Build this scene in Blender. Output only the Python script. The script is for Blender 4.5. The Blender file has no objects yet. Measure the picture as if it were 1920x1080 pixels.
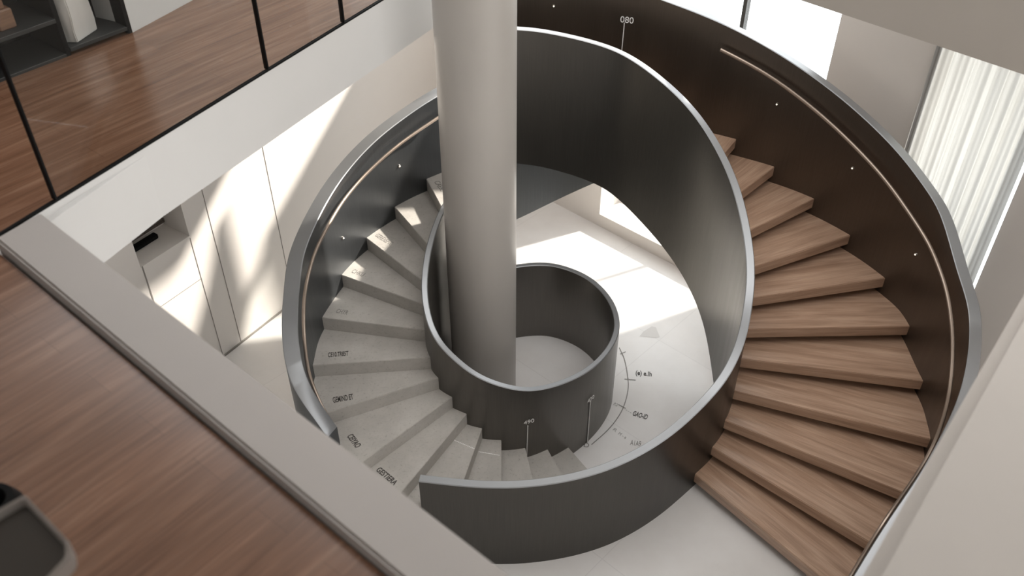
import bpy, bmesh, math, random
import numpy as np
from mathutils import Vector, Matrix
random.seed(4)
sc = bpy.context.scene
COL = sc.collection
# ------------------------------------------------------------------ camera, sky, sun, exposure
FPX, TH, HC = 1720.0, math.radians(39.86), 6.4
cam_d = bpy.data.cameras.new('camera'); cam_d.sensor_width = 36; cam_d.lens = FPX*36/1920
cam_d.clip_start = .05; cam_d.clip_end = 200
cam = bpy.data.objects.new('camera', cam_d); COL.objects.link(cam)
cam.location = (0, 0, HC); cam.rotation_euler = (math.pi/2-TH, 0, 0)
cam_d.dof.use_dof = True; cam_d.dof.focus_distance = 7.6; cam_d.dof.aperture_fstop = 1.6
sc.camera = cam
sc.view_settings.view_transform = 'Standard'; sc.view_settings.look = 'None'
sc.view_settings.gamma = 1; sc.view_settings.use_curve_mapping = False
sc.view_settings.exposure = 0.4
w = bpy.data.worlds.new('sky'); sc.world = w; w.use_nodes = True
wn = w.node_tree.nodes; wl_ = w.node_tree.links
bg = wn['Background']; bg.inputs['Strength'].default_value = 1.0
geo = wn.new('ShaderNodeTexCoord'); sep = wn.new('ShaderNodeSeparateXYZ'); wl_.new(geo.outputs['Generated'], sep.inputs[0])
dot = wn.new('ShaderNodeVectorMath'); dot.operation = 'DOT_PRODUCT'; dot.inputs[1].default_value = (.674, .739, 0)
wl_.new(geo.outputs['Generated'], dot.inputs[0])
rp = wn.new('ShaderNodeValToRGB'); e = rp.color_ramp.elements; rp.color_ramp.interpolation = 'EASE'
e[0].position = .2; e[0].color = (.08, .077, .074, 1)
e[1].position = .86; e[1].color = (2.6, 2.65, 2.7, 1)
x_ = e.new(.5); x_.color = (.90, .88, .86, 1)
m_ = wn.new('ShaderNodeMath'); m_.operation = 'MULTIPLY_ADD'; m_.inputs[1].default_value = .5; m_.inputs[2].default_value = .5
wl_.new(dot.outputs['Value'], m_.inputs[0]); wl_.new(m_.outputs[0], rp.inputs[0]); zc = wn.new('ShaderNodeMath'); zc.operation = 'MAXIMUM'; zc.inputs[1].default_value = 0; wl_.new(sep.outputs[2], zc.inputs[0])
zp = wn.new('ShaderNodeMath'); zp.operation = 'POWER'; zp.inputs[1].default_value = 2.0; wl_.new(zc.outputs[0], zp.inputs[0])
zz = wn.new('ShaderNodeVectorMath'); zz.operation = 'SCALE'; zz.inputs[0].default_value = (1.45, 1.43, 1.42); wl_.new(zp.outputs[0], zz.inputs['Scale'])
za = wn.new('ShaderNodeVectorMath'); za.operation = 'ADD'; wl_.new(rp.outputs[0], za.inputs[0]); wl_.new(zz.outputs[0], za.inputs[1])
wl_.new(za.outputs[0], bg.inputs['Color'])
sd = bpy.data.lights.new('sun', 'SUN'); sd.energy = 8.0; sd.angle = math.radians(2.5); sd.color = (1, .93, .84)
sun = bpy.data.objects.new('sun', sd); COL.objects.link(sun)
sun.rotation_euler = Vector((-.78, -.36, -.57)).to_track_quat('-Z', 'Y').to_euler(); sun.location = (8, 10, 8)

# ------------------------------------------------------------------ helpers
def ray(px, py):
    u = (px-960)/FPX; v = -(py-540)/FPX
    return np.array([u, math.cos(TH)+v*math.sin(TH), -math.sin(TH)+v*math.cos(TH)])
def at(px, py, z):
    "point of the place at height z on the line of sight of a photo pixel"
    d = ray(px, py); t = (z-HC)/d[2]
    return np.array([d[0]*t, d[1]*t, z])
def proj(p):
    x, y, z = p[0], p[1], p[2]-HC
    dep = y*math.cos(TH)-z*math.sin(TH); up = y*math.sin(TH)+z*math.cos(TH)
    return 960+FPX*x/dep, 540-FPX*up/dep
def on_line(px, py, p0, dr):
    "(s, z) where a pixel's line of sight meets the vertical plane through p0 along dr"
    d = ray(px, py); n = np.array([dr[1], -dr[0]])
    k = (n@np.array(p0[:2]))/(n@d[:2]); q = np.array([0, 0, HC])+d*k
    return float((q[:2]-np.array(p0[:2]))@np.array(dr)), float(q[2])

def tag(o, label=None, cat=None, group=None, kind=None):
    if label: o['label'] = label
    if cat: o['category'] = cat
    if group: o['group'] = group
    if kind: o['kind'] = kind
    return o
def empty(name, loc, label, cat, group=None):
    o = bpy.data.objects.new(name, None); COL.objects.link(o); o.location = loc; o.empty_display_size = .2
    return tag(o, label, cat, group)
def link(name, bm, mats, parent=None, smooth=False):
    bmesh.ops.recalc_face_normals(bm, faces=bm.faces)
    me = bpy.data.meshes.new(name); bm.to_mesh(me); bm.free()
    for m in (mats if isinstance(mats, (list, tuple)) else [mats]): me.materials.append(m)
    if smooth:
        for p in me.polygons: p.use_smooth = True
        me.set_sharp_from_angle(angle=math.radians(35))
    o = bpy.data.objects.new(name, me); COL.objects.link(o)
    if parent:
        o.parent = parent
        t = parent; off = Vector((0, 0, 0))
        while t: off += t.location; t = t.parent
        o.location = -off
    return o
def struct(name, bm, mats, smooth=False):
    o = link(name, bm, mats, None, smooth); o['kind'] = 'structure'; return o

def prism(bm, poly, z0, z1, mi=0, uvdir=None):
    "solid from a plan outline between two heights; UV in metres along uvdir"
    uv = bm.loops.layers.uv.verify()
    if uvdir is None: uvdir = (1, 0)
    u = Vector((uvdir[0], uvdir[1], 0)).normalized(); v = Vector((-u.y, u.x, 0))
    b = [bm.verts.new((p[0], p[1], z0)) for p in poly]; t = [bm.verts.new((p[0], p[1], z1)) for p in poly]
    fs = [bm.faces.new(t), bm.faces.new(b[::-1])]
    n = len(poly)
    for i in range(n):
        j = (i+1) % n; fs.append(bm.faces.new((b[i], b[j], t[j], t[i])))
    for k, f in enumerate(fs):
        f.material_index = mi
        for l in f.loops:
            c = l.vert.co
            if k < 2: l[uv].uv = (c.dot(u), c.dot(v))
            else: l[uv].uv = (c.dot(u)+c.dot(v)*.3, c.z)
    return fs
def lbox(bm, p0, dr, s0, s1, d0, d1, z0, z1, mi=0):
    "box laid along a vertical plane: s along it, d behind it (to the right of dr is negative)"
    dr = Vector((dr[0], dr[1])).normalized(); nn = Vector((-dr.y, dr.x))
    P = Vector((p0[0], p0[1]))
    q = [P+dr*s+nn*d for s, d in ((s0, d0), (s1, d0), (s1, d1), (s0, d1))]
    return prism(bm, q, z0, z1, mi, dr)
def catmull(P, n=8):
    P = [np.array(p, float) for p in P]; Q = [2*P[0]-P[1]]+P+[2*P[-1]-P[-2]]; out = []
    for i in range(1, len(Q)-2):
        p0, p1, p2, p3 = Q[i-1:i+3]
        a = np.linalg.norm((p1-p0)[:2])**.5; b = np.linalg.norm((p2-p1)[:2])**.5; c = np.linalg.norm((p3-p2)[:2])**.5
        m1 = (p2-p1)+b*((p1-p0)/a-(p2-p0)/(a+b)); m2 = (p2-p1)+b*((p3-p2)/c-(p3-p1)/(b+c))
        for k in range(n):
            t = k/n; out.append((2*t**3-3*t**2+1)*p1+(t**3-2*t**2+t)*m1+(-2*t**3+3*t**2)*p2+(t**3-t**2)*m2)
    out.append(P[-1]); return np.array(out)
def smooth_line(P, it=20, keep=True):
    P = P.copy()
    for _ in range(it):
        Q = P.copy(); Q[1:-1] = .25*P[:-2]+.5*P[1:-1]+.25*P[2:]; P = Q
    return P
def normals2(P):
    T = np.gradient(P[:, :2], axis=0); T /= np.linalg.norm(T, axis=1)[:, None]
    return np.c_[-T[:, 1], T[:, 0]]
def ribbon(P, th):
    """curved balustrade wall: P rows are x, y, z_top, z_bottom along one face; th signed offset of the other face"""
    bm = bmesh.new(); uv = bm.loops.layers.uv.verify()
    N = normals2(P); s = np.r_[0, np.cumsum(np.linalg.norm(np.diff(P[:, :2], axis=0), axis=1))]
    bv = .006; rows = []
    for p, n in zip(P, N):
        x, y, zt, zb = p; q = (x+n[0]*th, y+n[1]*th); sg = 1 if th > 0 else -1
        e1 = (x+n[0]*bv*sg, y+n[1]*bv*sg); e2 = (q[0]-n[0]*bv*sg, q[1]-n[1]*bv*sg)
        rows.append([bm.verts.new(c) for c in ((x, y, zb), (x, y, zt-bv), (*e1, zt), (*e2, zt), (*q, zt-bv), (*q, zb))])
    for i in range(len(rows)-1):
        a, b = rows[i], rows[i+1]
        for k in range(6):
            j = (k+1) % 6; f = bm.faces.new((a[k], b[k], b[j], a[j])); f.material_index = 1 if k in (1, 2, 3) else 0
            vs = (s[i], s[i+1], s[i+1], s[i])
            for l, su in zip(f.loops, vs): l[uv].uv = (su, l.vert.co.z)
    for r in (rows[0], rows[-1]):
        f = bm.faces.new(r)
        for l in f.loops: l[uv].uv = (l.vert.co.x, l.vert.co.z)
    return bm
def tube(bm, P, r, seg=10, sx=1.0):
    P = [Vector(p) for p in P]; rings = []
    for i, p in enumerate(P):
        t = (P[min(i+1, len(P)-1)]-P[max(i-1, 0)]).normalized()
        a = t.cross(Vector((0, 0, 1))); a = a.normalized() if a.length > 1e-4 else Vector((1, 0, 0)); b = a.cross(t)
        rings.append([bm.verts.new(p+a*r*sx*math.cos(k*2*math.pi/seg)+b*r*math.sin(k*2*math.pi/seg)) for k in range(seg)])
    for A, B in zip(rings, rings[1:]):
        for k in range(seg): bm.faces.new((A[k], A[(k+1) % seg], B[(k+1) % seg], B[k]))
    bm.faces.new(rings[0]); bm.faces.new(rings[-1][::-1])
def lathe(bm, c, prof, seg=32):
    rings = []
    for r, z in prof:
        rings.append([bm.verts.new((c[0]+r*math.cos(k*2*math.pi/seg), c[1]+r*math.sin(k*2*math.pi/seg), c[2]+z)) for k in range(seg)])
    for A, B in zip(rings, rings[1:]):
        for k in range(seg): bm.faces.new((A[k], A[(k+1) % seg], B[(k+1) % seg], B[k]))
    bm.faces.new(rings[0][::-1]); bm.faces.new(rings[-1])
def line_hit(p, d, poly):
    "first crossing of the plan ray p + t d with a plan polyline"
    best = None
    for a, b in zip(poly[:-1, :2], poly[1:, :2]):
        M = np.array([[d[0], a[0]-b[0]], [d[1], a[1]-b[1]]])
        if abs(np.linalg.det(M)) < 1e-9: continue
        t, s = np.linalg.solve(M, a-np.array(p[:2]))
        if t > 0 and 0 <= s <= 1 and (best is None or t < best): best = t
    return best
def hit_wall(px, py, P, nearest_z):
    d = ray(px, py); best = None
    for i in range(len(P)-1):
        a, b = P[i, :2], P[i+1, :2]
        M = np.array([[d[0], a[0]-b[0]], [d[1], a[1]-b[1]]])
        if abs(np.linalg.det(M)) < 1e-9: continue
        t, s = np.linalg.solve(M, a)
        if 0 <= s <= 1 and t > 0:
            q = np.array([0, 0, HC])+d*t
            if best is None or abs(q[2]-nearest_z) < abs(best[0][2]-nearest_z):
                T = (b-a)/np.linalg.norm(b-a); best = (q, T)
    return best

# ------------------------------------------------------------------ materials
def mat(name, color=(.5, .5, .5), rough=.5, metal=0., **k):
    m = bpy.data.materials.new(name); m.use_nodes = True
    b = m.node_tree.nodes['Principled BSDF']
    b.inputs['Base Color'].default_value = (*color, 1); b.inputs['Roughness'].default_value = rough
    b.inputs['Metallic'].default_value = metal
    for a, v in k.items(): b.inputs[a].default_value = v
    return m
def nd(m, t, **k):
    n = m.node_tree.nodes.new(t)
    for a, v in k.items(): setattr(n, a, v)
    return n
def mapped(m, src, scale, rot=(0, 0, 0)):
    tc = nd(m, 'ShaderNodeTexCoord'); mp = nd(m, 'ShaderNodeMapping')
    mp.inputs['Scale'].default_value = scale; mp.inputs['Rotation'].default_value = rot
    m.node_tree.links.new(tc.outputs[src], mp.inputs[0]); return mp
def noise(m, mp, sc_, det=4, rough=.55, dist=0.):
    n = nd(m, 'ShaderNodeTexNoise'); n.inputs['Scale'].default_value = sc_; n.inputs['Detail'].default_value = det
    n.inputs['Roughness'].default_value = rough; n.inputs['Distortion'].default_value = dist
    m.node_tree.links.new(mp.outputs[0], n.inputs['Vector']); return n
def ramp(m, fac, stops):
    r = nd(m, 'ShaderNodeValToRGB'); el = r.color_ramp.elements
    while len(el) < len(stops): el.new(.5)
    for x, (p, c) in zip(el, stops): x.position = p; x.color = (*c, 1)
    m.node_tree.links.new(fac, r.inputs[0]); return r
def mixc(m, a, b, f, mode='MIX'):
    x = nd(m, 'ShaderNodeMix', data_type='RGBA', blend_type=mode)
    if isinstance(f, float): x.inputs[0].default_value = f
    else: m.node_tree.links.new(f, x.inputs[0])
    for s, v in ((6, a), (7, b)):
        if isinstance(v, tuple): x.inputs[s].default_value = (*v, 1)
        else: m.node_tree.links.new(v, x.inputs[s])
    return x.outputs[2]
def bump(m, h, st, d=.01):
    b = nd(m, 'ShaderNodeBump'); b.inputs['Strength'].default_value = st; b.inputs['Distance'].default_value = d
    m.node_tree.links.new(h, b.inputs['Height']); m.node_tree.links.new(b.outputs[0], m.node_tree.nodes['Principled BSDF'].inputs['Normal'])
def setc(m, c): m.node_tree.links.new(c, m.node_tree.nodes['Principled BSDF'].inputs['Base Color'])
def setr(m, r): m.node_tree.links.new(r, m.node_tree.nodes['Principled BSDF'].inputs['Roughness'])

def wood(name, dark, mid, light, rough, plank=None):
    m = mat(name, mid, rough)
    mp = mapped(m, 'UV', (1.0, 14, 1)); n1 = noise(m, mp, 1.3, 6, .6, .6)
    r1 = ramp(m, n1.outputs[0], [(.25, dark), (.5, mid), (.75, light)])
    mp2 = mapped(m, 'UV', (3, 120, 1)); n2 = noise(m, mp2, 1.0, 3, .6)
    r2 = ramp(m, n2.outputs[0], [(.3, (.8, .8, .8)), (.7, (1.1, 1.1, 1.1))])
    c = mixc(m, r1.outputs[0], r2.outputs[0], 1.0, 'MULTIPLY')
    if plank:
        mp3 = mapped(m, 'UV', (1, 1, 1)); br = nd(m, 'ShaderNodeTexBrick')
        br.inputs['Scale'].default_value = 1; br.inputs['Brick Width'].default_value = plank[0]; br.inputs['Row Height'].default_value = plank[1]
        br.inputs['Mortar Size'].default_value = .0012; br.inputs['Color1'].default_value = (.90, .89, .88, 1); br.inputs['Color2'].default_value = (1.08, 1.07, 1.06, 1)
        br.inputs['Mortar'].default_value = (.6, .58, .56, 1)
        m.node_tree.links.new(mp3.outputs[0], br.inputs['Vector'])
        c = mixc(m, c, br.outputs[0], 1.0, 'MULTIPLY')
    setc(m, c); bump(m, n2.outputs[0], .12, .003); return m
M = {}
M['floor_wood'] = wood('walnut floor', (.15, .073, .040), (.24, .125, .075), (.34, .20, .13), .24, (1.9, .17))
for k_, v_ in (('Coat Weight', .5), ('Coat Roughness', .25)): M['floor_wood'].node_tree.nodes['Principled BSDF'].inputs[k_].default_value = v_
M['tread_wood'] = wood('oak tread', (.30, .18, .118), (.44, .285, .195), (.57, .395, .285), .3)
for k_, v_ in (('Coat Weight', .5), ('Coat Roughness', .3)): M['tread_wood'].node_tree.nodes['Principled BSDF'].inputs[k_].default_value = v_
M['box_wood'] = wood('block wood', (.18, .09, .05), (.25, .135, .08), (.32, .18, .11), .5)
def steel(name, c, rough, streak=.03):
    m = mat(name, c, rough, .9)
    mp = mapped(m, 'UV', (9, .35, 1)); n = noise(m, mp, 1.6, 5, .6)
    r = ramp(m, n.outputs[0], [(.3, (rough-streak,)*3), (.7, (rough+streak,)*3)]); setr(m, r.outputs[0])
    mp2 = mapped(m, 'UV', (60, 1.2, 1)); n2 = noise(m, mp2, 2, 3)
    r2 = ramp(m, n2.outputs[0], [(.3, tuple(x*.94 for x in c)), (.7, tuple(x*1.06 for x in c))]); setc(m, r2.outputs[0])
    return m
M['steel'] = steel('blackened steel', (.09, .085, .078), .34)
M['steel_blue'] = steel('blued steel', (.135, .143, .15), .42)
M['steel_brown'] = steel('bronzed steel', (.14, .115, .095), .42)
M['cap_sheen'] = mat('steel rim with sky sheen', (.36, .37, .38), .40, .75)  # same wall steel coloured lighter on top, standing in for reflected sky
M['steel_light'] = steel('satin blackened steel', (.16, .15, .137), .32)
M['rail'] = mat('bronze rail', (.42, .34, .28), .38, .8)
def plaster(name, c, v=.04, rough=.7):
    m = mat(name, c, rough); mp = mapped(m, 'Object', (1, 1, 1)); n = noise(m, mp, 1.4, 5)
    r = ramp(m, n.outputs[0], [(.3, tuple(x*(1-v) for x in c)), (.7, tuple(min(1, x*(1+v)) for x in c))]); setc(m, r.outputs[0]); return m
M['white'] = plaster('white plaster', (.72, .71, .69), .02)
M['panel'] = plaster('pale wall panels', (.74, .70, .66), .015, .55)
M['curb'] = plaster('grey plaster', (.46, .43, .405), .03)
M['curb_right'] = plaster('warm plaster', (.47, .435, .40), .03)
M['taupe'] = plaster('taupe plaster', (.46, .42, .375), .03)
M['wallb'] = plaster('light plaster', (.80, .76, .72), .02)
M['column'] = plaster('column paint', (.48, .45, .415), .02, .35)
M['seam'] = mat('panel gap', (.24, .22, .20), .8)
M['dark'] = mat('black lacquer', (.007, .007, .007), .6, 0., **{'Specular IOR Level': .12})
M['darkedge'] = mat('grey shelf edge', (.03, .03, .029), .5)
M['framed'] = mat('dark window frame', (.06, .06, .06), .4)
M['glassframe'] = mat('window frame white', (.8, .8, .8), .4)
def stone():
    m = mat('travertine', (.5, .47, .43), .55)
    mp = mapped(m, 'Object', (1, 1, 1)); n = noise(m, mp, 3.2, 7, .65); n2 = noise(m, mp, 45, 4, .7)
    r = ramp(m, n.outputs[0], [(.25, (.37, .35, .32)), (.55, (.46, .435, .40)), (.8, (.54, .515, .48))])
    r2 = ramp(m, n2.outputs[0], [(.28, (.72, .7, .68)), (.42, (1, 1, 1)), (.8, (1.04, 1.04, 1.04))])
    setc(m, mixc(m, r.outputs[0], r2.outputs[0], 1.0, 'MULTIPLY')); bump(m, n2.outputs[0], .1, .004); return m
M['stone'] = stone()
def tile():
    m = mat('polished concrete tile', (.6, .58, .55), .32)
    mp = mapped(m, 'UV', (1, 1, 1)); n = noise(m, mp, 1.1, 6, .6)
    r = ramp(m, n.outputs[0], [(.3, (.68, .655, .63)), (.7, (.78, .765, .75))])
    br = nd(m, 'ShaderNodeTexBrick'); br.offset = 0; br.inputs['Scale'].default_value = 1
    br.inputs['Brick Width'].default_value = 1.2; br.inputs['Row Height'].default_value = 1.2; br.inputs['Mortar Size'].default_value = .004
    for k, v in (('Color1', 1.0), ('Color2', .98), ('Mortar', .90)): br.inputs[k].default_value = (v, v, v, 1)
    m.node_tree.links.new(mp.outputs[0], br.inputs['Vector'])
    setc(m, mixc(m, r.outputs[0], br.outputs[0], 1.0, 'MULTIPLY')); return m
M['tile'] = tile()
def glass():
    m = bpy.data.materials.new('clear glass'); m.use_nodes = True; nt = m.node_tree; nt.nodes.clear()
    o = nt.nodes.new('ShaderNodeOutputMaterial'); t = nt.nodes.new('ShaderNodeBsdfTransparent'); t.inputs[0].default_value = (.93, .94, .935, 1)
    g = nt.nodes.new('ShaderNodeBsdfGlossy'); g.inputs['Roughness'].default_value = .02; lw = nt.nodes.new('ShaderNodeLayerWeight'); lw.inputs[0].default_value = .5; pw = nt.nodes.new('ShaderNodeMath'); pw.operation = 'POWER'; pw.inputs[1].default_value = 4; nt.links.new(lw.outputs['Facing'], pw.inputs[0]); f = nt.nodes.new('ShaderNodeMath'); f.operation = 'MULTIPLY_ADD'; f.inputs[1].default_value = .4; f.inputs[2].default_value = .02; nt.links.new(pw.outputs[0], f.inputs[0])
    x = nt.nodes.new('ShaderNodeMixShader'); nt.links.new(f.outputs[0], x.inputs[0]); nt.links.new(t.outputs[0], x.inputs[1]); nt.links.new(g.outputs[0], x.inputs[2]); nt.links.new(x.outputs[0], o.inputs[0]); return m
M['glass'] = glass()
def sheer():
    m = bpy.data.materials.new('sheer fabric'); m.use_nodes = True; nt = m.node_tree; nt.nodes.clear()
    o = nt.nodes.new('ShaderNodeOutputMaterial'); t = nt.nodes.new('ShaderNodeBsdfTranslucent'); t.inputs[0].default_value = (.62, .62, .61, 1)
    d = nt.nodes.new('ShaderNodeBsdfDiffuse'); d.inputs[0].default_value = (.6, .59, .58, 1); p = nt.nodes.new('ShaderNodeBsdfTransparent')
    x = nt.nodes.new('ShaderNodeMixShader'); x.inputs[0].default_value = .35; y = nt.nodes.new('ShaderNodeMixShader'); y.inputs[0].default_value = .05
    nt.links.new(t.outputs[0], x.inputs[1]); nt.links.new(d.outputs[0], x.inputs[2]); nt.links.new(x.outputs[0], y.inputs[1]); nt.links.new(p.outputs[0], y.inputs[2]); nt.links.new(y.outputs[0], o.inputs[0]); return m
M['sheer'] = sheer()
M['ink'] = mat('dark engraving', (.05, .045, .04), .7)
M['ink_soft'] = mat('shallow engraving', (.20, .19, .175), .7)
M['ink_pale'] = mat('worn print', (.42, .41, .39), .7)
M['white_ink'] = mat('white lettering', (.95, .94, .92), .6)
M['ceramic'] = plaster('rough white ceramic', (.66, .63, .59), .08, .8)
M['brick'] = None
def brickm():
    m = mat('dark brick', (.1, .08, .065), .7); mp = mapped(m, 'UV', (1, 1, 1)); br = nd(m, 'ShaderNodeTexBrick')
    br.inputs['Scale'].default_value = 1; br.inputs['Brick Width'].default_value = .14; br.inputs['Row Height'].default_value = .06; br.inputs['Mortar Size'].default_value = .004
    for k, v in (('Color1', (.09, .072, .058, 1)), ('Color2', (.16, .13, .11, 1)), ('Mortar', (.05, .04, .035, 1))): br.inputs[k].default_value = v
    m.node_tree.links.new(mp.outputs[0], br.inputs['Vector']); setc(m, br.outputs[0]); return m
M['brick'] = brickm()
lm = mat('lit lens', (1, .95, .85), .4); lb = lm.node_tree.nodes['Principled BSDF']
lb.inputs['Emission Color'].default_value = (1, .9, .75, 1); lb.inputs['Emission Strength'].default_value = .7; M['lens'] = lm
M['chrome'] = mat('satin nickel', (.55, .52, .48), .3, 1.)

# ------------------------------------------------------------------ setting
D1 = np.array([.475, .88]); D1 /= np.linalg.norm(D1)          # along the left gallery edge
D2 = np.array([.727, -.686]); D2 /= np.linalg.norm(D2)        # along the window wall
ZF = 3.84
bm = bmesh.new()
prism(bm, [(-9, -3), (9, -3), (9, 1.85), (.46, 9.9), (-6, 16), (-9, 16)], -.2, 0, 0, D2)
struct('floor', bm, M['tile'])
# --- left wall of the lower room, with a recess
W0 = np.array([-2.84, 6.66]); WD = np.array([.46, .70]); WD /= np.linalg.norm(WD)
bm = bmesh.new()
NL, NR, NZ = -.62, -.08, 1.50
lbox(bm, W0, WD, -4, NL, 0, .5, 0, 3.4); lbox(bm, W0, WD, NL, NR, 0, .5, 0, NZ); lbox(bm, W0, WD, NR, 6, 0, .5, 0, 3.4)
lbox(bm, W0, WD, NL, NR, .34, .5, NZ, 3.4); lbox(bm, W0, WD, NL, NR, 0, .40, 2.3, 3.4)
struct('wall_left', bm, M['panel'])
bm = bmesh.new()   # shadow gaps between the wall panels
for s in (-.08, .165, .92):
    lbox(bm, W0, WD, s-.0025, s+.0025, -.003, .0, 0, 1.48 if s < 0 else 3.4)
lbox(bm, W0, WD, NL, NR, -.003, 0, 1.008, 1.012)
lbox(bm, W0, WD, NL+.01, NL+.022, -.003, 0, .6, 1.5)
lbox(bm, W0, WD, -4, 6, -.012, 0, 0, .02)
struct('trim_1', bm, M['seam'])
bm = bmesh.new(); lbox(bm, W0, WD, NL+.002, NR-.002, .31, .338, NZ+.035, 2.29)
o = link('brick_panel', bm, M['brick']); tag(o, 'strip of dark brown brick at the back of the wall recess', 'brick panel')
bm = bmesh.new(); lbox(bm, W0, WD, NL+.10, NL+.37, .20, .26, NZ+.001, NZ+.05)
bmesh.ops.bevel(bm, geom=bm.edges[:], offset=.008, segments=2, affect='EDGES')
o = link('storage_box', bm, M['dark']); tag(o, 'long flat black box lying in the wall recess', 'box')
# --- window wall behind the stair
B0 = np.array([.46, 9.35]); K = .42
nb = np.array([-D2[1], D2[0]])                                 # outwards
BR = B0+nb*K
sWL = on_line(1124, 405, B0, D2)[0]
sWR = on_line(1562, 95, BR, D2)[0]; sM = on_line(1390, 20, BR, D2)[0]
sCL = on_line(1735, 190, BR, D2)[0]; sCR = on_line(1870, 440, BR, D2)[0]
bm = bmesh.new()  # unseen upper part added: open band lets sun in, tall top blocks it
lbox(bm, B0, D2, -4, sWL, 0, .8, 0, 3.5); lbox(bm, B0, D2, -4, sWL, 0, .8, 5.5, 13)
lbox(bm, B0, D2, sWL, sWL+2.4, 0, K+.3, 0, .17)
lbox(bm, B0, D2, sWR, sCL+.02, K, K+.3, 0, 13)
lbox(bm, B0, D2, sWL, sWR, K, K+.2, 3.6, 3.64); lbox(bm, B0, D2, sWL, sWR, K, K+.3, 5.5, 13)
lbox(bm, B0, D2, sCL, sCR, K, K+.3, 3.6, 13)
lbox(bm, B0, D2, sWL+2.4, sWR, K, K+.3, 0, .17)
lbox(bm, B0, D2, sCR, sCR+5, K, K+.3, 0, 13)
struct('wall_back', bm, M['wallb'])
bm = bmesh.new()
for a, b in ((sWL, sWL+.09), (sM-.02, sM+.02)): lbox(bm, B0, D2, a, b, K+.05, K+.12, .17, 3.6, 0 if a == sWL else 1)
lbox(bm, B0, D2, sWL, sWR, K+.05, K+.12, .17, .26)
struct('window_1', bm, [M['glassframe'], M['framed']])
bm = bmesh.new(); lbox(bm, B0, D2, sWL+.09, sM-.02, K+.08, K+.09, .26, 3.6); lbox(bm, B0, D2, sM+.02, sWR, K+.08, K+.09, .26, 3.6)
struct('window_1_glass', bm, M['glass']).name = 'window_2'
bm = bmesh.new(); lbox(bm, B0, D2, sCL+.02, sCR, K+.18, K+.19, 0, 3.6)
struct('window_3', bm, M['glass'])
# sheer curtain with folds
bm = bmesh.new(); uvl = bm.loops.layers.uv.verify(); n = 220; rows = []
for i in range(n+1):
    s = sCL-.04+(sCR-sCL+.02)*i/n
    d = K-.03+.026*math.sin(i*.20+1.5*math.sin(i*.045))+.006*math.sin(i*.61)
    q = B0+D2*s+nb*d; rows.append([bm.verts.new((q[0], q[1], z)) for z in (.03, 3.55)])
for a, b in zip(rows, rows[1:]): bm.faces.new((a[0], b[0], b[1], a[1]))
o = link('sheer_curtain', bm, M['sheer'], None, True)
sm = o.modifiers.new('thickness', 'SOLIDIFY'); sm.thickness = .002
tag(o, 'tall white sheer curtain in soft vertical folds by the right window', 'curtain')
# --- right gallery parapet wall in front of the window wall
g0 = at(1500, 0, 3.45); g1 = at(1920, 140, 3.45); gd = (g1-g0)[:2]; gd /= np.linalg.norm(gd)
bm = bmesh.new(); lbox(bm, g0, gd, -.12, 6, 0, .22, 3.45, 4.75)
struct('trim_2', bm, M['taupe'])
# --- broad plastered edge of the near right gallery
e0 = at(1925, 541, 3.9); e1 = at(1612, 1085, 3.9); ed = (e0-e1)[:2]; ed /= np.linalg.norm(ed)
bm = bmesh.new(); lbox(bm, e1, ed, -1.5, 6, -2.2, 0, 3.3, 3.9)
bmesh.ops.bevel(bm, geom=[e for e in bm.edges if all(v.co.z > 3.8 for v in e.verts)], offset=.05, segments=6, affect='EDGES')
struct('trim_5', bm, M['curb_right'], True)
# --- upper floor
F0 = at(108, 378, ZF)[:2]; F1 = at(720, 0, ZF)[:2]; fd = (F1-F0)/np.linalg.norm(F1-F0); fn = np.array([-fd[1], fd[0]])
c_in0 = at(85, 405, 3.90)[:2]; c_in1 = at(960, 1080, 3.90)[:2]; c_out0 = at(0, 455, 3.90)[:2]; c_out1 = at(750, 1080, 3.90)[:2]
ci = (c_in1-c_in0)/np.linalg.norm(c_in1-c_in0); co = (c_out1-c_out0)/np.linalg.norm(c_out1-c_out0)
def isec(p, d, q, f):
    t, s = np.linalg.solve(np.array([[d[0], -f[0]], [d[1], -f[1]]]), q-p); return p+d*t
G0 = at(-60, 475, 3.9)[:2]; gdr = at(108, 378, 3.9)[:2]-G0
corner_in = isec(c_in0, ci, G0, gdr); corner_out = isec(c_out0, co, G0, gdr)
gr = at(249, 61, ZF)-at(22, 148, ZF)
far = F0+fd*4.6
bm = bmesh.new()
ce = c_out1+co*1.6
s_c = float((corner_out-F0)@fd); c_f = F0+fd*s_c+fn*.0122
prism(bm, [tuple(c_f), tuple(far+fn*.0122), tuple(far+fn*4), (-7, 8), (-7, -3), tuple(ce+np.array([0, -1.5])), tuple(ce)], ZF-.04, ZF, 0, gr[:2])
struct('floor_upper', bm, M['floor_wood']).name = 'floor.001'
bm = bmesh.new()
lbox(bm, F0, fd, -.06, 4.6, .012, .3, 3.4, ZF-.0405); lbox(bm, F0, fd, s_c, 4.6, 0, .012, 3.4, ZF)
q0 = corner_in
prism(bm, [tuple(corner_out-ci*.0), tuple(F0+fd*4.6+fn*.3), tuple(F0+fd*4.6+fn*4), (-7, 8), (-7, -3), tuple(ce+np.array([0, -1.5])), tuple(ce)], 3.4, ZF-.041)
struct('ceiling', bm, M['white'])
bm = bmesh.new()   # broad curb round the near side of the opening
prism(bm, [tuple(corner_in), tuple(c_in1+ci*1.2), tuple(c_out1+co*1.2), tuple(corner_out)], 3.4, 3.90)
bmesh.ops.bevel(bm, geom=[e for e in bm.edges if all(v.co.z > 3.8 for v in e.verts)], offset=.012, segments=2, affect='EDGES')
struct('trim_3', bm, M['curb'], True)
bm = bmesh.new()   # unseen slab added above the near gallery to shade it
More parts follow.
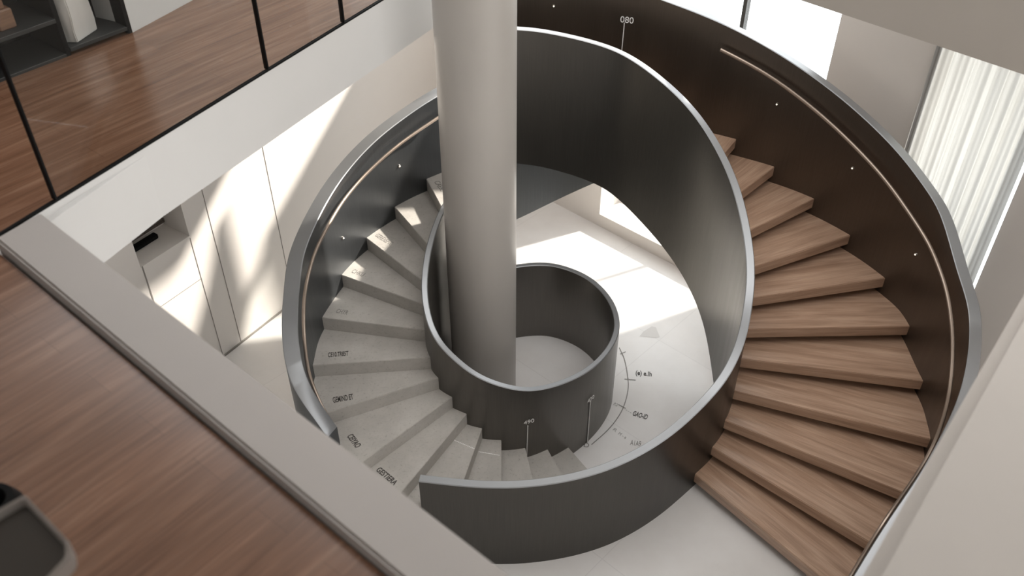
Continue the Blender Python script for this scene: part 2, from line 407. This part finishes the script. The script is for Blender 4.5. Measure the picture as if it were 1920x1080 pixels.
prism(bm, [(-8, 6.0), (-4.2, 6.0), (-1.9, 4.6), (1.0, 2.6), (3.2, 2.4), (6, 2.4), (6, -4), (-8, -4)], 6.9, 7.1)
struct('shade_slab', bm, M['white'])
# glass balustrade along the gallery
rt = empty('glass_balustrade', (F0[0], F0[1], ZF), 'frameless glass balustrade with thin black posts along the walnut gallery floor', 'balustrade')
bm = bmesh.new(); lbox(bm, F0, fd, s_c, 4.5, -.002, .018, ZF+.0005, ZF+.012); link('base_channel', bm, M['dark'], rt)
ss = [0, 1.585, 2.355, 3.15]
for a in ss:
    bm = bmesh.new(); lbox(bm, F0, fd, a-.005, a+.005, .0, .03, ZF+.012, ZF+1.15); link('post', bm, M['dark'], rt)
for a, b in zip(ss, ss[1:]):
    bm = bmesh.new(); lbox(bm, F0, fd, a+.01, b-.01, .008, .02, ZF+.012, ZF+1.13); link('glass_panel', bm, M['glass'], rt)
# upper wall behind the gallery
u0 = at(249, 61, ZF)[:2]; u1 = at(362, 0, ZF)[:2]; ud = (u1-u0)/np.linalg.norm(u1-u0)
bm = bmesh.new(); lbox(bm, u0, ud, .0, 2.3, .0, .3, ZF, 6.4)
struct('wall_upper', bm, M['white']).name = 'wall_gallery'
# column
bm = bmesh.new()
lathe(bm, (-.262, 6.2, 0), [(.298, .0), (.298, 7.8)], 96)
tag(link('column', bm, M['column'], None, True), 'tall smooth white-grey round column rising through the centre of the spiral stairs', 'column')

# ------------------------------------------------------------------ curved balustrades
def px_wall(rows):
    """rows: (px, py, z_top, z_bottom) -> plan + heights"""
    return np.array([[*at(a, b, zt)[:2], zt, zb] for a, b, zt, zb in rows])
def world_rows(r): return np.array(r, float)
B_rows = np.vstack([world_rows([(-.28, 7.46, 3.1, 1.80)]),
    px_wall([(967,49,3.05,1.7),(1014,53,3.02,1.66),(1100,71,2.93,1.53),(1171,95,2.83,1.38),(1236,138,2.7,1.17),(1300,197,2.52,.93),(1347,263,2.32,.71),
    (1384,338,2.12,.47),(1407,426,1.9,.15),(1416,500,1.72,0),(1413,560,1.58,0),(1398,640,1.35,0),(1368,705,1.18,0),(1330,752,1.08,0),(1260,817,1.02,0),(1180,865,1.0,0),
    (1100,895,.98,0),(1000,913,.97,0),(900,915,.97,0),(785,903,.97,0)])])
PB = smooth_line(catmull(B_rows, 8), 14)
C_rows = np.vstack([world_rows([(-.22, 6.84, .92, 0)]),
    px_wall([(967,495,.92,0),(1020,491,.92,0),(1060,498,.92,0),(1110,520,.92,0),(1150,562,.92,0),(1163,605,.92,0),(1155,640,.92,0),(1130,675,.93,0),(1090,705,.96,0),
    (1030,728,1.02,0),(975,733,1.1,0),(900,711,1.23,0),(850,675,1.35,0),(810,630,1.48,0),(790,560,1.65,0),(795,480,1.8,0),(812,420,1.9,0),(835,372,1.98,0)]),
    world_rows([(-.42, 6.70, 2.04, 0)])])
PC = smooth_line(catmull(C_rows, 8), 10)
L_rows = np.vstack([world_rows([(-.32, 7.42, 2.64, 1.1)]),
    px_wall([(820,180,2.6,1.0),(765,216,2.52,.8),(697,270,2.42,.5),(637,340,2.28,.2),(591,422,2.15,0),(569,480,2.05,0),(562,538,1.95,0),(558,604,1.8,0),(567,685,1.6,0),(587,733,1.42,0),(632,800,1.12,0)])])
PL = smooth_line(catmull(L_rows, 8), 10)
W_rows = np.vstack([world_rows([(-.3, 7.95, 3.2, 2.1), (.3, 8.08, 3.2, 2.05), (.85, 8.1, 3.22, 2.0)]),
    px_wall([(1242,0,3.12,1.95),(1383,56,2.98,1.8),(1545,157,2.68,1.45),(1670,269,2.42,1.05),(1731,347,2.25,.8),(1763,398,2.14,.65),(1792,500,1.97,.4),(1813,564,1.87,.25),
    (1818,607,1.8,.1),(1816,661,1.66,0),(1797,747,1.45,0),(1757,830,1.2,0),(1722,892,1.03,0),(1660,982,.85,0),(1600,1080,.7,0),(1545,1170,.6,0)])])
PW = smooth_line(catmull(W_rows, 8), 14)

# ------------------------------------------------------------------ wood staircase
RW = .175
WT = [((1311,197),(1290,215)),((1397,241),(1360,285)),((1474,296),(1395,356)),((1548,362),(1415,428)),((1613,435),(1421,498)),((1665,521),(1419,557)),((1705,612),(1406,617)),
      ((1725,714),(1392,673)),((1725,819),(1374,732)),((1696,924),(1357,787)),((1636,1020),(1335,838)),((1575,1112),(1304,889))]
ws = empty('wood_staircase', (1.3, 5.8, 0), 'wide curved flight of oak treads between dark steel walls, on the right', 'staircase')
lines = []
for k, (o_, i_) in enumerate(WT):
    z = RW*(12-k); o = at(*o_, z)[:2]; i = at(*i_, z)[:2]; d = (i-o)/np.linalg.norm(i-o)
    t = line_hit(o-d*.0, d, PB); i2 = o+d*(t+.015) if t and t < 2.2 else i
    to = line_hit(o+d*.2, -d, PW); o2 = o+d*.2-d*(to+.02) if to and to < .5 else o-d*.02
    lines.append((i2, o2, z))
land_i, land_o = np.array([1.15, 7.50]), np.array([1.42, 8.03])
prev = (land_i, land_o, 0)
for k, (i, o, z) in enumerate(lines):
    pi, po, _ = prev
    d = (o-i)/np.linalg.norm(o-i); bk = ((pi-i)+(po-o)); bk /= np.linalg.norm(bk); ri = .09 if k < 4 else .02
    bm = bmesh.new()
    mid = (o+po)/2; 
    to = line_hit(i+(mid-i)*.6, (mid-i), PW); mo = i+(mid-i)*.6+(mid-i)*(to)+.02*(mid-i)/np.linalg.norm(mid-i) if to else mid
    prism(bm, [tuple(i), tuple(o), tuple(mo), tuple(po+bk*.14), tuple(pi+bk*.14+d*(.07 if k < 4 else 0))], z-.105, z, 0, d)
    bmesh.ops.bevel(bm, geom=bm.edges[:], offset=.005, segments=2, affect='EDGES')
    for f in bm.faces: f.material_index = 0
    tr = link('tread', bm, M['tread_wood'], ws)
    bm = bmesh.new()
    prism(bm, [tuple(i+bk*.10+d*ri), tuple(o+bk*.10), tuple(o+bk*.12), tuple(i+bk*.12+d*ri)], max(z-RW+.001, 0), z-.104, 0, d)
    link('riser', bm, M['dark'], ws)
    prev = (i, o, z)
bm = bmesh.new()
prism(bm, [tuple(land_i), tuple(land_o), (.85, 8.08), (.3, 8.06), (-.28, 7.93), (-.27, 7.47), (.25, 7.55), (.65, 7.58)], RW*13-.16, RW*13, 0, D2)
link('landing', bm, M['tread_wood'], ws)
wb_ = link('inner_balustrade', ribbon(PB, -.07 if True else .07), [M['steel'], M['cap_sheen']], ws, True)
tag(wb_, 'tall dark steel spiral wall with sky sheen painted on the rim')
wo = link('outer_balustrade', ribbon(PW, .09), [M['steel_brown'], M['cap_sheen']], ws, True)
tag(wo, 'bronzed dark steel outer wall with blue-grey sky sheen painted on the rim')
SP = catmull([(-.3, 7.74, 1.72, .68), (.04, 7.82, 1.72, .80), (.56, 7.9, 1.72, 1.05), (.92, 7.78, 1.72, 1.33), (1.15, 7.62, 1.74, 1.55)], 8)
link('soffit_panel', ribbon(SP, .04), [M['steel_blue'], M['steel_blue']], ws, True)

def rail_line(pix, P, off, zs):
    "handrail points: on each line of sight, where it stands `off` inside the wall face P"
    out = []
    side = P[:, :2]
    for (a, b), zg in zip(pix, zs):
        best = None
        for z in np.arange(zg-.35, zg+.35, .01):
            q = at(a, b, z)[:2]; dd = np.min(np.hypot(*(side-q).T)); c = np.array([.9, 5.7]) if q[0] > .3 else np.array([.2, 5.6])
            j = int(np.argmin(np.hypot(*(side-q).T))); inside = np.linalg.norm(q-c) < np.linalg.norm(side[j]-c)
            e_ = abs((dd if inside else -dd)-off)+.12*abs(z-zg)
            if best is None or e_ < best[0]: best = (e_, z, q)
        out.append((best[2][0], best[2][1], best[1]))
    return smooth_line(catmull(out, 6), 10)
RWp = [(1351,93),(1439,139),(1531,208),(1601,273),(1661,338),(1707,403),(1740,454),(1758,495),(1776,548),(1786,618),(1786,677),(1778,752),(1759,817),(1722,887),(1657,978),(1596,1080),(1550,1155)]
RWz = [2.62,2.5,2.38,2.22,2.08,1.95,1.87,1.8,1.7,1.6,1.45,1.28,1.12,.97,.8,.65,.55]
rw = rail_line(RWp, PW, .07, RWz)
bm = bmesh.new(); tube(bm, rw, .016, 10)
hr = link('handrail', bm, M['rail'], ws, True); tag(hr, 'thin bronze handrail')
for px, py, zg in ((1038,11,2.6),(1457,195,2.1),(1599,315,1.8),(1718,477,1.3)):
    q, T = hit_wall(px, py, PW, zg)
    n = np.array([-T[1], T[0]]);  c = np.array([1.0, 5.8]); n = n if n@(c-q[:2]) > 0 else -n
    bm = bmesh.new(); bmesh.ops.create_cone(bm, cap_ends=True, segments=16, radius1=.016, radius2=.012, depth=.014,
        matrix=Matrix.Translation((q[0]+n[0]*.004, q[1]+n[1]*.004, q[2]))@Vector((n[0], n[1], 0)).to_track_quat('Z', 'Y').to_matrix().to_4x4())
    r_ = link('step_light', bm, M['chrome'], ws, True)
    bm = bmesh.new(); bmesh.ops.create_icosphere(bm, subdivisions=2, radius=.008, matrix=Matrix.Translation((q[0]+n[0]*.011, q[1]+n[1]*.011, q[2])))
    link('lens', bm, M['lens'], r_, True)

# ------------------------------------------------------------------ stone staircase
RS = .13
ST = [((800,336),(827,387)),((739,387),(800,456)),((688,447),(789,524)),((642,516),(789,569)),((615,597),(795,619)),((603,684),(800,671)),((612,775),(807,713)),((684,863),(826,760)),
      ((754,921),(858,796)),((870,899),(896,825)),((940,904),(940,844)),((1000,903),(988,853)),((1056,895),(1030,848)),((1102,880),(1066,839))]
st = empty('stone_staircase', (.1, 5.8, 0), 'winding flight of pale travertine steps around the white column, on the left', 'staircase')
PBi = PB.copy(); PBi[:, :2] -= normals2(PB)*.07
def toward(i, o, poly, pad, mx):
    d = (o-i)/np.linalg.norm(o-i); t = line_hit(i, d, poly)
    return i+d*(t+pad) if t and t < mx else None
sl = []
for k, (o_, i_) in enumerate(ST):
    z = RS*(14-k); o = at(*o_, z)[:2]; i = at(*i_, z)[:2]; d = (o-i)/np.linalg.norm(o-i)
    ti = line_hit(i+d*.25, -d, PC); i2 = i+d*.25-d*(ti+.015) if ti and ti < .5 else i-d*.02
    if k < 7: o2 = toward(i, o, PL, .015, 1.6); o2 = o2 if o2 is not None else o+d*.03
    elif k == 7: o2 = o+d*.30
    elif k == 8: o2 = o+d*.12
    else:
        o2 = toward(i, o, PBi, .012, 1.2); o2 = o2 if o2 is not None else o+d*.25
    sl.append((i2, o2, z))
steps = []
dtop = (np.array([-.52, 7.12])-np.array([-.30, 6.85]))
prev = (np.array([-.45, 6.80]), np.array([-.42, 7.34]), 0)
for k, (i, o, z) in enumerate(sl):
    pi, po, _ = prev
    d = (o-i)/np.linalg.norm(o-i); bk = ((pi-i)+(po-o)); bk /= np.linalg.norm(bk)
    poly = [tuple(i), tuple(o)]
    if k == 9: poly += [(-.655, 4.36), (-.74, 4.22), (-.95, 4.12)]
    elif k > 9: 
        mid = (o+po)/2; q = toward((i+pi)/2, mid, PBi, .012, 1.5)
        if q is not None: poly.append(tuple(q))
    elif 0 < k < 7:
        mid = (o+po)/2; q = toward((i+pi)/2, mid, PL, .012, 1.6)
        if q is not None: poly.append(tuple(q))
    if k == 10: po = np.array([-.40, 4.42])
    poly += [tuple(po+bk*.04), tuple(pi+bk*.04)] if k != 9 else [tuple(po+bk*.02), tuple(pi+bk*.04)]
    mi = toward(o, (i+pi)/2, PC, .012, 2.5)
    if mi is not None and k > 0: poly.append(tuple(mi))
    bm = bmesh.new(); prism(bm, poly, max(0, z-.19), z, 0, d)
    bmesh.ops.bevel(bm, geom=bm.edges[:], offset=.004, segments=2, affect='EDGES')
    steps.append(link('step', bm, M['stone'], st)); prev = (i, o, z)
cb = link('inner_balustrade', ribbon(PC, -.05), [M['steel_light'], M['cap_sheen']], st, True)
tag(cb, 'low round dark steel wall encircling the column')
lb_ = link('outer_balustrade', ribbon(PL, -.12), [M['steel_blue'], M['cap_sheen']], st, True)
tag(lb_, 'blue-grey steel outer wall with sky sheen painted on the rim')
RLp = [(822,220),(770,255),(737,280),(703,310),(675,338),(639,382),(609,435),(591,471),(578,515),(570,560),(569,604),(571,640),(576,685),(586,720),(602,760),(626,799)]
RLz = [2.42,2.33,2.27,2.2,2.14,2.06,1.98,1.93,1.86,1.8,1.72,1.62,1.5,1.4,1.28,1.13]
rl = rail_line(RLp, PL, .055, RLz)
bm = bmesh.new(); tube(bm, rl, .014, 10)
hr = link('handrail', bm, M['rail'], st, True); tag(hr, 'thin bronze handrail')
for px, py, zg in ((748,311,2.0),(642,446,1.7)):
    q, T = hit_wall(px, py, PL, zg); n = np.array([-T[1], T[0]]); c = np.array([.1, 5.8]); n = n if n@(c-q[:2]) > 0 else -n
    bm = bmesh.new(); bmesh.ops.create_cone(bm, cap_ends=True, segments=16, radius1=.016, radius2=.012, depth=.014,
        matrix=Matrix.Translation((q[0]+n[0]*.004, q[1]+n[1]*.004, q[2]))@Vector((n[0], n[1], 0)).to_track_quat('Z', 'Y').to_matrix().to_4x4())
    r_ = link('step_light', bm, M['chrome'], st, True)
    bm = bmesh.new(); bmesh.ops.create_icosphere(bm, subdivisions=2, radius=.008, matrix=Matrix.Translation((q[0]+n[0]*.011, q[1]+n[1]*.011, q[2])))
    link('lens', bm, M['lens'], r_, True)

# ------------------------------------------------------------------ writing on steps, floor and steel
def lettering(name, text, origin, xdir, up, size, material, parent=None, squeeze=1.0, flip=False):
    cu = bpy.data.curves.new(name, 'FONT'); cu.body = text; cu.size = size; cu.extrude = .0012; cu.align_x = 'CENTER'; cu.align_y = 'CENTER'; cu.offset = size*(.018 if material is M['ink'] else 0.0)
    tmp = bpy.data.objects.new(name, cu); COL.objects.link(tmp)
    dg = bpy.context.evaluated_depsgraph_get(); me = bpy.data.meshes.new_from_object(tmp.evaluated_get(dg)); bpy.data.objects.remove(tmp)
    X = Vector(xdir).normalized(); U = Vector(up); U = (U-X*U.dot(X)).normalized(); N = X.cross(U)
    mx = Matrix((( X.x*squeeze, U.x, N.x, origin[0]), (X.y*squeeze, U.y, N.y, origin[1]), (X.z*squeeze, U.z, N.z, origin[2]), (0, 0, 0, 1)))
    me.transform(mx); me.materials.clear(); me.materials.append(material); me.name = name
    o = bpy.data.objects.new(name, me); COL.objects.link(o)
    if parent:
        o.parent = parent; off = Vector((0, 0, 0)); t = parent
        while t: off += t.location; t = t.parent
        o.location = -off
    return o
def flat_text(text, a, b, z, h, m, parent, name='inscription'):
    "text on a level surface running from pixel a to pixel b"
    A = at(*a, z); B = at(*b, z); X = B-A; Ln = np.linalg.norm(X); c = (A+B)/2; c[2] = z+.0005
    U = np.array([-X[1], X[0], 0])
    wd = {'a': 0}; 
    o = lettering(name, text, c, X, U, h, m, parent)
    xs = [v.co for v in o.data.vertices]; w_ = max(p.dot(Vector(X/Ln)) for p in xs)-min(p.dot(Vector(X/Ln)) for p in xs)
    k = Ln/max(w_, 1e-6); Xv = Vector(X/Ln); cv = Vector(c)
    for v in o.data.vertices:
        r = v.co-cv; v.co = cv+r+Xv*(r.dot(Xv)*(k-1))
    return o
S = lambda k: RS*(15-k)
for k, txt, a, b, h, m in ((1,'CAESE',(818,340),(831,358),.075,'ink_soft'),(3,'GEREXEMK',(706,440),(734,458),.07,'ink_soft'),(4,'CHKU',(661,508),(682,516),.075,'ink_soft'),
        (5,'CHYR',(631,583),(652,587),.075,'ink_soft'),(6,'CE10.TR85T',(615,666),(653,663),.075,'ink'),(7,'GEMIND ET',(624,751),(662,744),.085,'ink'),
        (8,'CEIYAO',(655,816),(672,838),.072,'ink'),(9,'GESTIERA',(708,879),(742,907),.068,'ink')):
    flat_text(txt, a, b, S(k), h, M[m], steps[k-1])
# dotted light lines on two of the lower steps
for k, a, b in ((10,(850,825),(890,842)),(11,(897,847),(937,854))):
    A = at(*a, S(k)); B_ = at(*b, S(k)); bm = bmesh.new()
    for j in range(14):
        p = A+(B_-A)*(j+.5)/14
        bmesh.ops.create_cube(bm, size=1, matrix=Matrix.Translation((p[0], p[1], p[2]+.001))@Matrix.Diagonal((.010, .006, .003, 1)))
    link('inlay_dots', bm, M['white_ink'], steps[k-1])
# markings on the ground floor
fm = empty('floor_marking', tuple(at(1180, 720, 0)), 'fine dark dial arc with ticks and lettering printed on the bright floor', 'floor marking')
arc = [(1161,652),(1170,672),(1176,700),(1178,725),(1174,748),(1166,770),(1152,792),(1135,811),(1109,834)]
def strip(bm, P, w_, z, wl=None):
    P = np.array(P); N = normals2(P); 
    L = [(bm.verts.new((p[0]-n[0]*w_/2, p[1]-n[1]*w_/2, z)), bm.verts.new((p[0]+n[0]*w_/2, p[1]+n[1]*w_/2, z))) for p, n in zip(P, N)]
    for a, b in zip(L, L[1:]): bm.faces.new((a[0], b[0], b[1], a[1]))
bm = bmesh.new(); strip(bm, catmull([at(a, b, 0) for a, b in arc], 6), .009, .002)
link('arc_line', bm, M['ink_soft'], fm)
for a, b in (((1163,664),(1173,660)),((1171,711),(1192,713)),((1160,759),(1173,766))):
    bm = bmesh.new(); strip(bm, np.array([at(*a, 0), at(*b, 0)]), .009, .003); link('tick', bm, M['ink_soft'], fm)
def ft(t, a, b, h, m='ink', nm='lettering'): return flat_text(t, a, b, 0.0015, h, M[m], fm, nm)
ft('(e) e.Ih', (1192,699), (1222,702), .085); ft('GAO-ID', (1187,775), (1214,783), .085); ft('A1A9', (1182,830), (1202,833), .085, 'ink_soft')
ft('R2', (1151,757), (1158,760), .05, 'ink_pale'); ft('R', (1150,804), (1156,808), .05, 'ink_pale'); ft('M - a', (1160,812), (1174,821), .05, 'ink_pale')
ft('- - -', (1174,768), (1184,774), .04, 'ink_pale'); ft('D', (1095,834), (1104,836), .075, 'ink_soft'); ft('- 2.  1', (1064,862), (1078,853), .06, 'ink_soft')
# pale leaf-shaped mark on the floor
bm = bmesh.new()
leaf = [(1199,631),(1206,622),(1214,617),(1222,612),(1230,614),(1233,622),(1237,632),(1228,634),(1215,632)]
f = bm.faces.new([bm.verts.new(tuple(at(a, b, 0)[:2])+(.0015,)) for a, b in leaf]); link('leaf_print', bm, mat('faint print', (.60, .58, .56), .4), fm)
# white leader lines and numbers on the steel walls
def leader(px0, px1, P, zg, text, tc, th, parent, nm='number', sq=1.0, cen=(.1, 5.8), out=1):
    q0, T = hit_wall(*px0, P, zg); q1, T1 = hit_wall(*px1, P, zg)
    n = np.array([-T[1], T[0]]); n = n if (n@(q0[:2]-np.array(cen)))*out > 0 else -n
    bm = bmesh.new(); a = Vector(q0)+Vector((n[0], n[1], 0))*.007; b = Vector(q1)+Vector((n[0], n[1], 0))*.007
    tube(bm, [a, b], .0045, 6); link('leader_line', bm, M['white_ink'], parent)
    q, T = hit_wall(*tc, P, zg); X = np.array([T[0], T[1], 0.]); X = X if X[0] > 0 else -X
    lettering(nm, text, (q[0]+n[0]*.012, q[1]+n[1]*.012, q[2]), X, (0, 0, 1), th, M['white_ink'], parent, sq)
leader((989,797),(987,853), PC, .7, '490', (991,789), .062, cb)
leader((1106,752),(1100,833), PC, .6, '430', (1106,747), .062, cb)
leader((1171,42),(1166,95), PW, 2.4, '080', (1176,37), .085, wo, out=-1, cen=(1., 5.8))

# ------------------------------------------------------------------ upper floor furniture
s0 = at(22, 148, ZF)[:2]; sd_ = (at(249, 61, ZF)[:2]-s0); SL = np.linalg.norm(sd_); sd_ = sd_/SL
sh = empty('shelving_unit', (s0[0], s0[1], ZF), 'black open shelving unit standing on the walnut gallery floor', 'shelving unit')
def sbox(name, a, b, d0, d1, z0, z1, m, parent=sh, bev=.002):
    bm = bmesh.new(); lbox(bm, s0, sd_, a, b, d0, d1, ZF+z0, ZF+z1)
    bmesh.ops.bevel(bm, geom=bm.edges[:], offset=bev, segments=1, affect='EDGES'); return link(name, bm, m, parent)
sbox('side_panel', SL-.03, SL, 0, .45, 0, 1.5, M['dark']); sbox('side_panel', -.95, -.92, 0, .45, 0, 1.5, M['dark'])
sbox('divider', .37, .40, .01, .44, 0, 1.5, M['dark']); sbox('back_panel', -.93, SL-.02, .44, .46, 0, 1.5, M['dark'])
sbox('shelf', -.92, .37, 0, .44, .225, .25, M['darkedge']); sbox('shelf', .40, SL-.03, 0, .44, .025, .05, M['darkedge'])
sbox('shelf', -.92, SL-.03, 0, .44, .85, .875, M['darkedge']); sbox('plinth', -.92, .37, .01, .43, 0, .02, M['darkedge'])
sbox('shelf', -.92, SL-.03, 0, .44, 1.475, 1.5, M['darkedge'])
# wood blocks on the shelf
for n_, (a, b, d0, d1, z0, z1) in enumerate([(-.27,-.06,.06,.3,0,.12),(-.05,.06,.07,.3,0,.12),(.065,.17,.07,.3,0,.12),(-.20,-.02,.08,.3,.121,.24),(-.015,.14,.08,.3,.121,.24),(-.55,-.29,.04,.3,0,.2)]):
    o = sbox('wooden_block', a, b, d0, d1, .25+z0, .25+z1, M['box_wood'], None, .008)
    lab = ['brown wooden block in the lower row of the shelf pile, beside the largest block', 'narrow brown wooden block in the middle of the lower row of the shelf pile',
           'brown wooden block at the right end of the lower row of the shelf pile', 'left brown wooden block of the upper row of the shelf pile',
           'right brown wooden block of the upper row of the shelf pile', 'largest brown wooden block, leftmost of the pile on the black shelf'][n_]
    tag(o, lab, 'wooden block', 'wooden blocks on the black shelf')
# rough white ceramic block
va, vb, vc = (at(*p, ZF+.055)[:2] for p in ((121, 79), (146, 79), (183, 54)))
bm = bmesh.new(); prism(bm, [tuple(va), tuple(vb), tuple(vc), tuple(va+vc-vb)], ZF+.052, ZF+.42)
bmesh.ops.subdivide_edges(bm, edges=bm.edges[:], cuts=4, use_grid_fill=True)
for v in bm.verts:
    if v.co.z > ZF+.06: v.co += Vector([random.uniform(-.006, .006) for _ in range(3)])
bmesh.ops.bevel(bm, geom=[e for e in bm.edges if e.calc_face_angle(0) > 1.2], offset=.005, segments=2, affect='EDGES')
o = link('ceramic_vase', bm, M['ceramic'], None, True); tag(o, 'rough white squared ceramic vase standing in the black shelving', 'vase')
# octagonal side table bottom left
ZT = 4.42
tp = [at(a, b, ZT)[:2] for a, b in ((45,925),(130,1015),(132,1042),(92,1085),(40,1135),(-60,1120),(-110,1040),(-60,985))]
tc = sum(tp)/8
tb = empty('side_table', (tc[0], tc[1], ZF), 'grey faceted side table with raised pale rim on the dark wood floor', 'side table')
bm = bmesh.new(); prism(bm, [tuple(tc+(p-tc)*.93) for p in tp], ZT-.045, ZT-.025); 
m_t = mat('smoked glass top', (.055, .05, .043), .18); link('tabletop', bm, m_t, tb)
bm = bmesh.new()
n = 8; R = []
for j, (k, z) in enumerate(((1, ZT-.06), (1, ZT), (.90, ZT), (.90, ZT-.06))):
    R.append([bm.verts.new((*(tc+(p-tc)*k), z)) for p in tp])
for j in range(4):
    for i in range(n): bm.faces.new((R[j][i], R[j][(i+1) % n], R[(j+1) % 4][(i+1) % n], R[(j+1) % 4][i]))
bmesh.ops.bevel(bm, geom=bm.edges[:], offset=.005, segments=2, affect='EDGES')
link('rim', bm, mat('pale brushed metal', (.30, .27, .245), .35, .3), tb)
bm = bmesh.new(); lathe(bm, (tc[0], tc[1], ZF), [(.12, 0), (.12, .02), (.03, .04), (.025, ZT-ZF-.05)], 24); link('pedestal', bm, M['dark'], tb, True)
vp = at(-8, 948, ZF+.2)
bm = bmesh.new(); lathe(bm, (vp[0]-.03, vp[1]+.02, ZF), [(.05, 0), (.085, .08), (.09, .15), (.07, .2), (.05, .2), (.04, .12), (.02, .1)], 28)
o = link('round_pot', bm, M['dark'], None, True); tag(o, 'small round black pot on the wood floor behind the side table', 'pot')
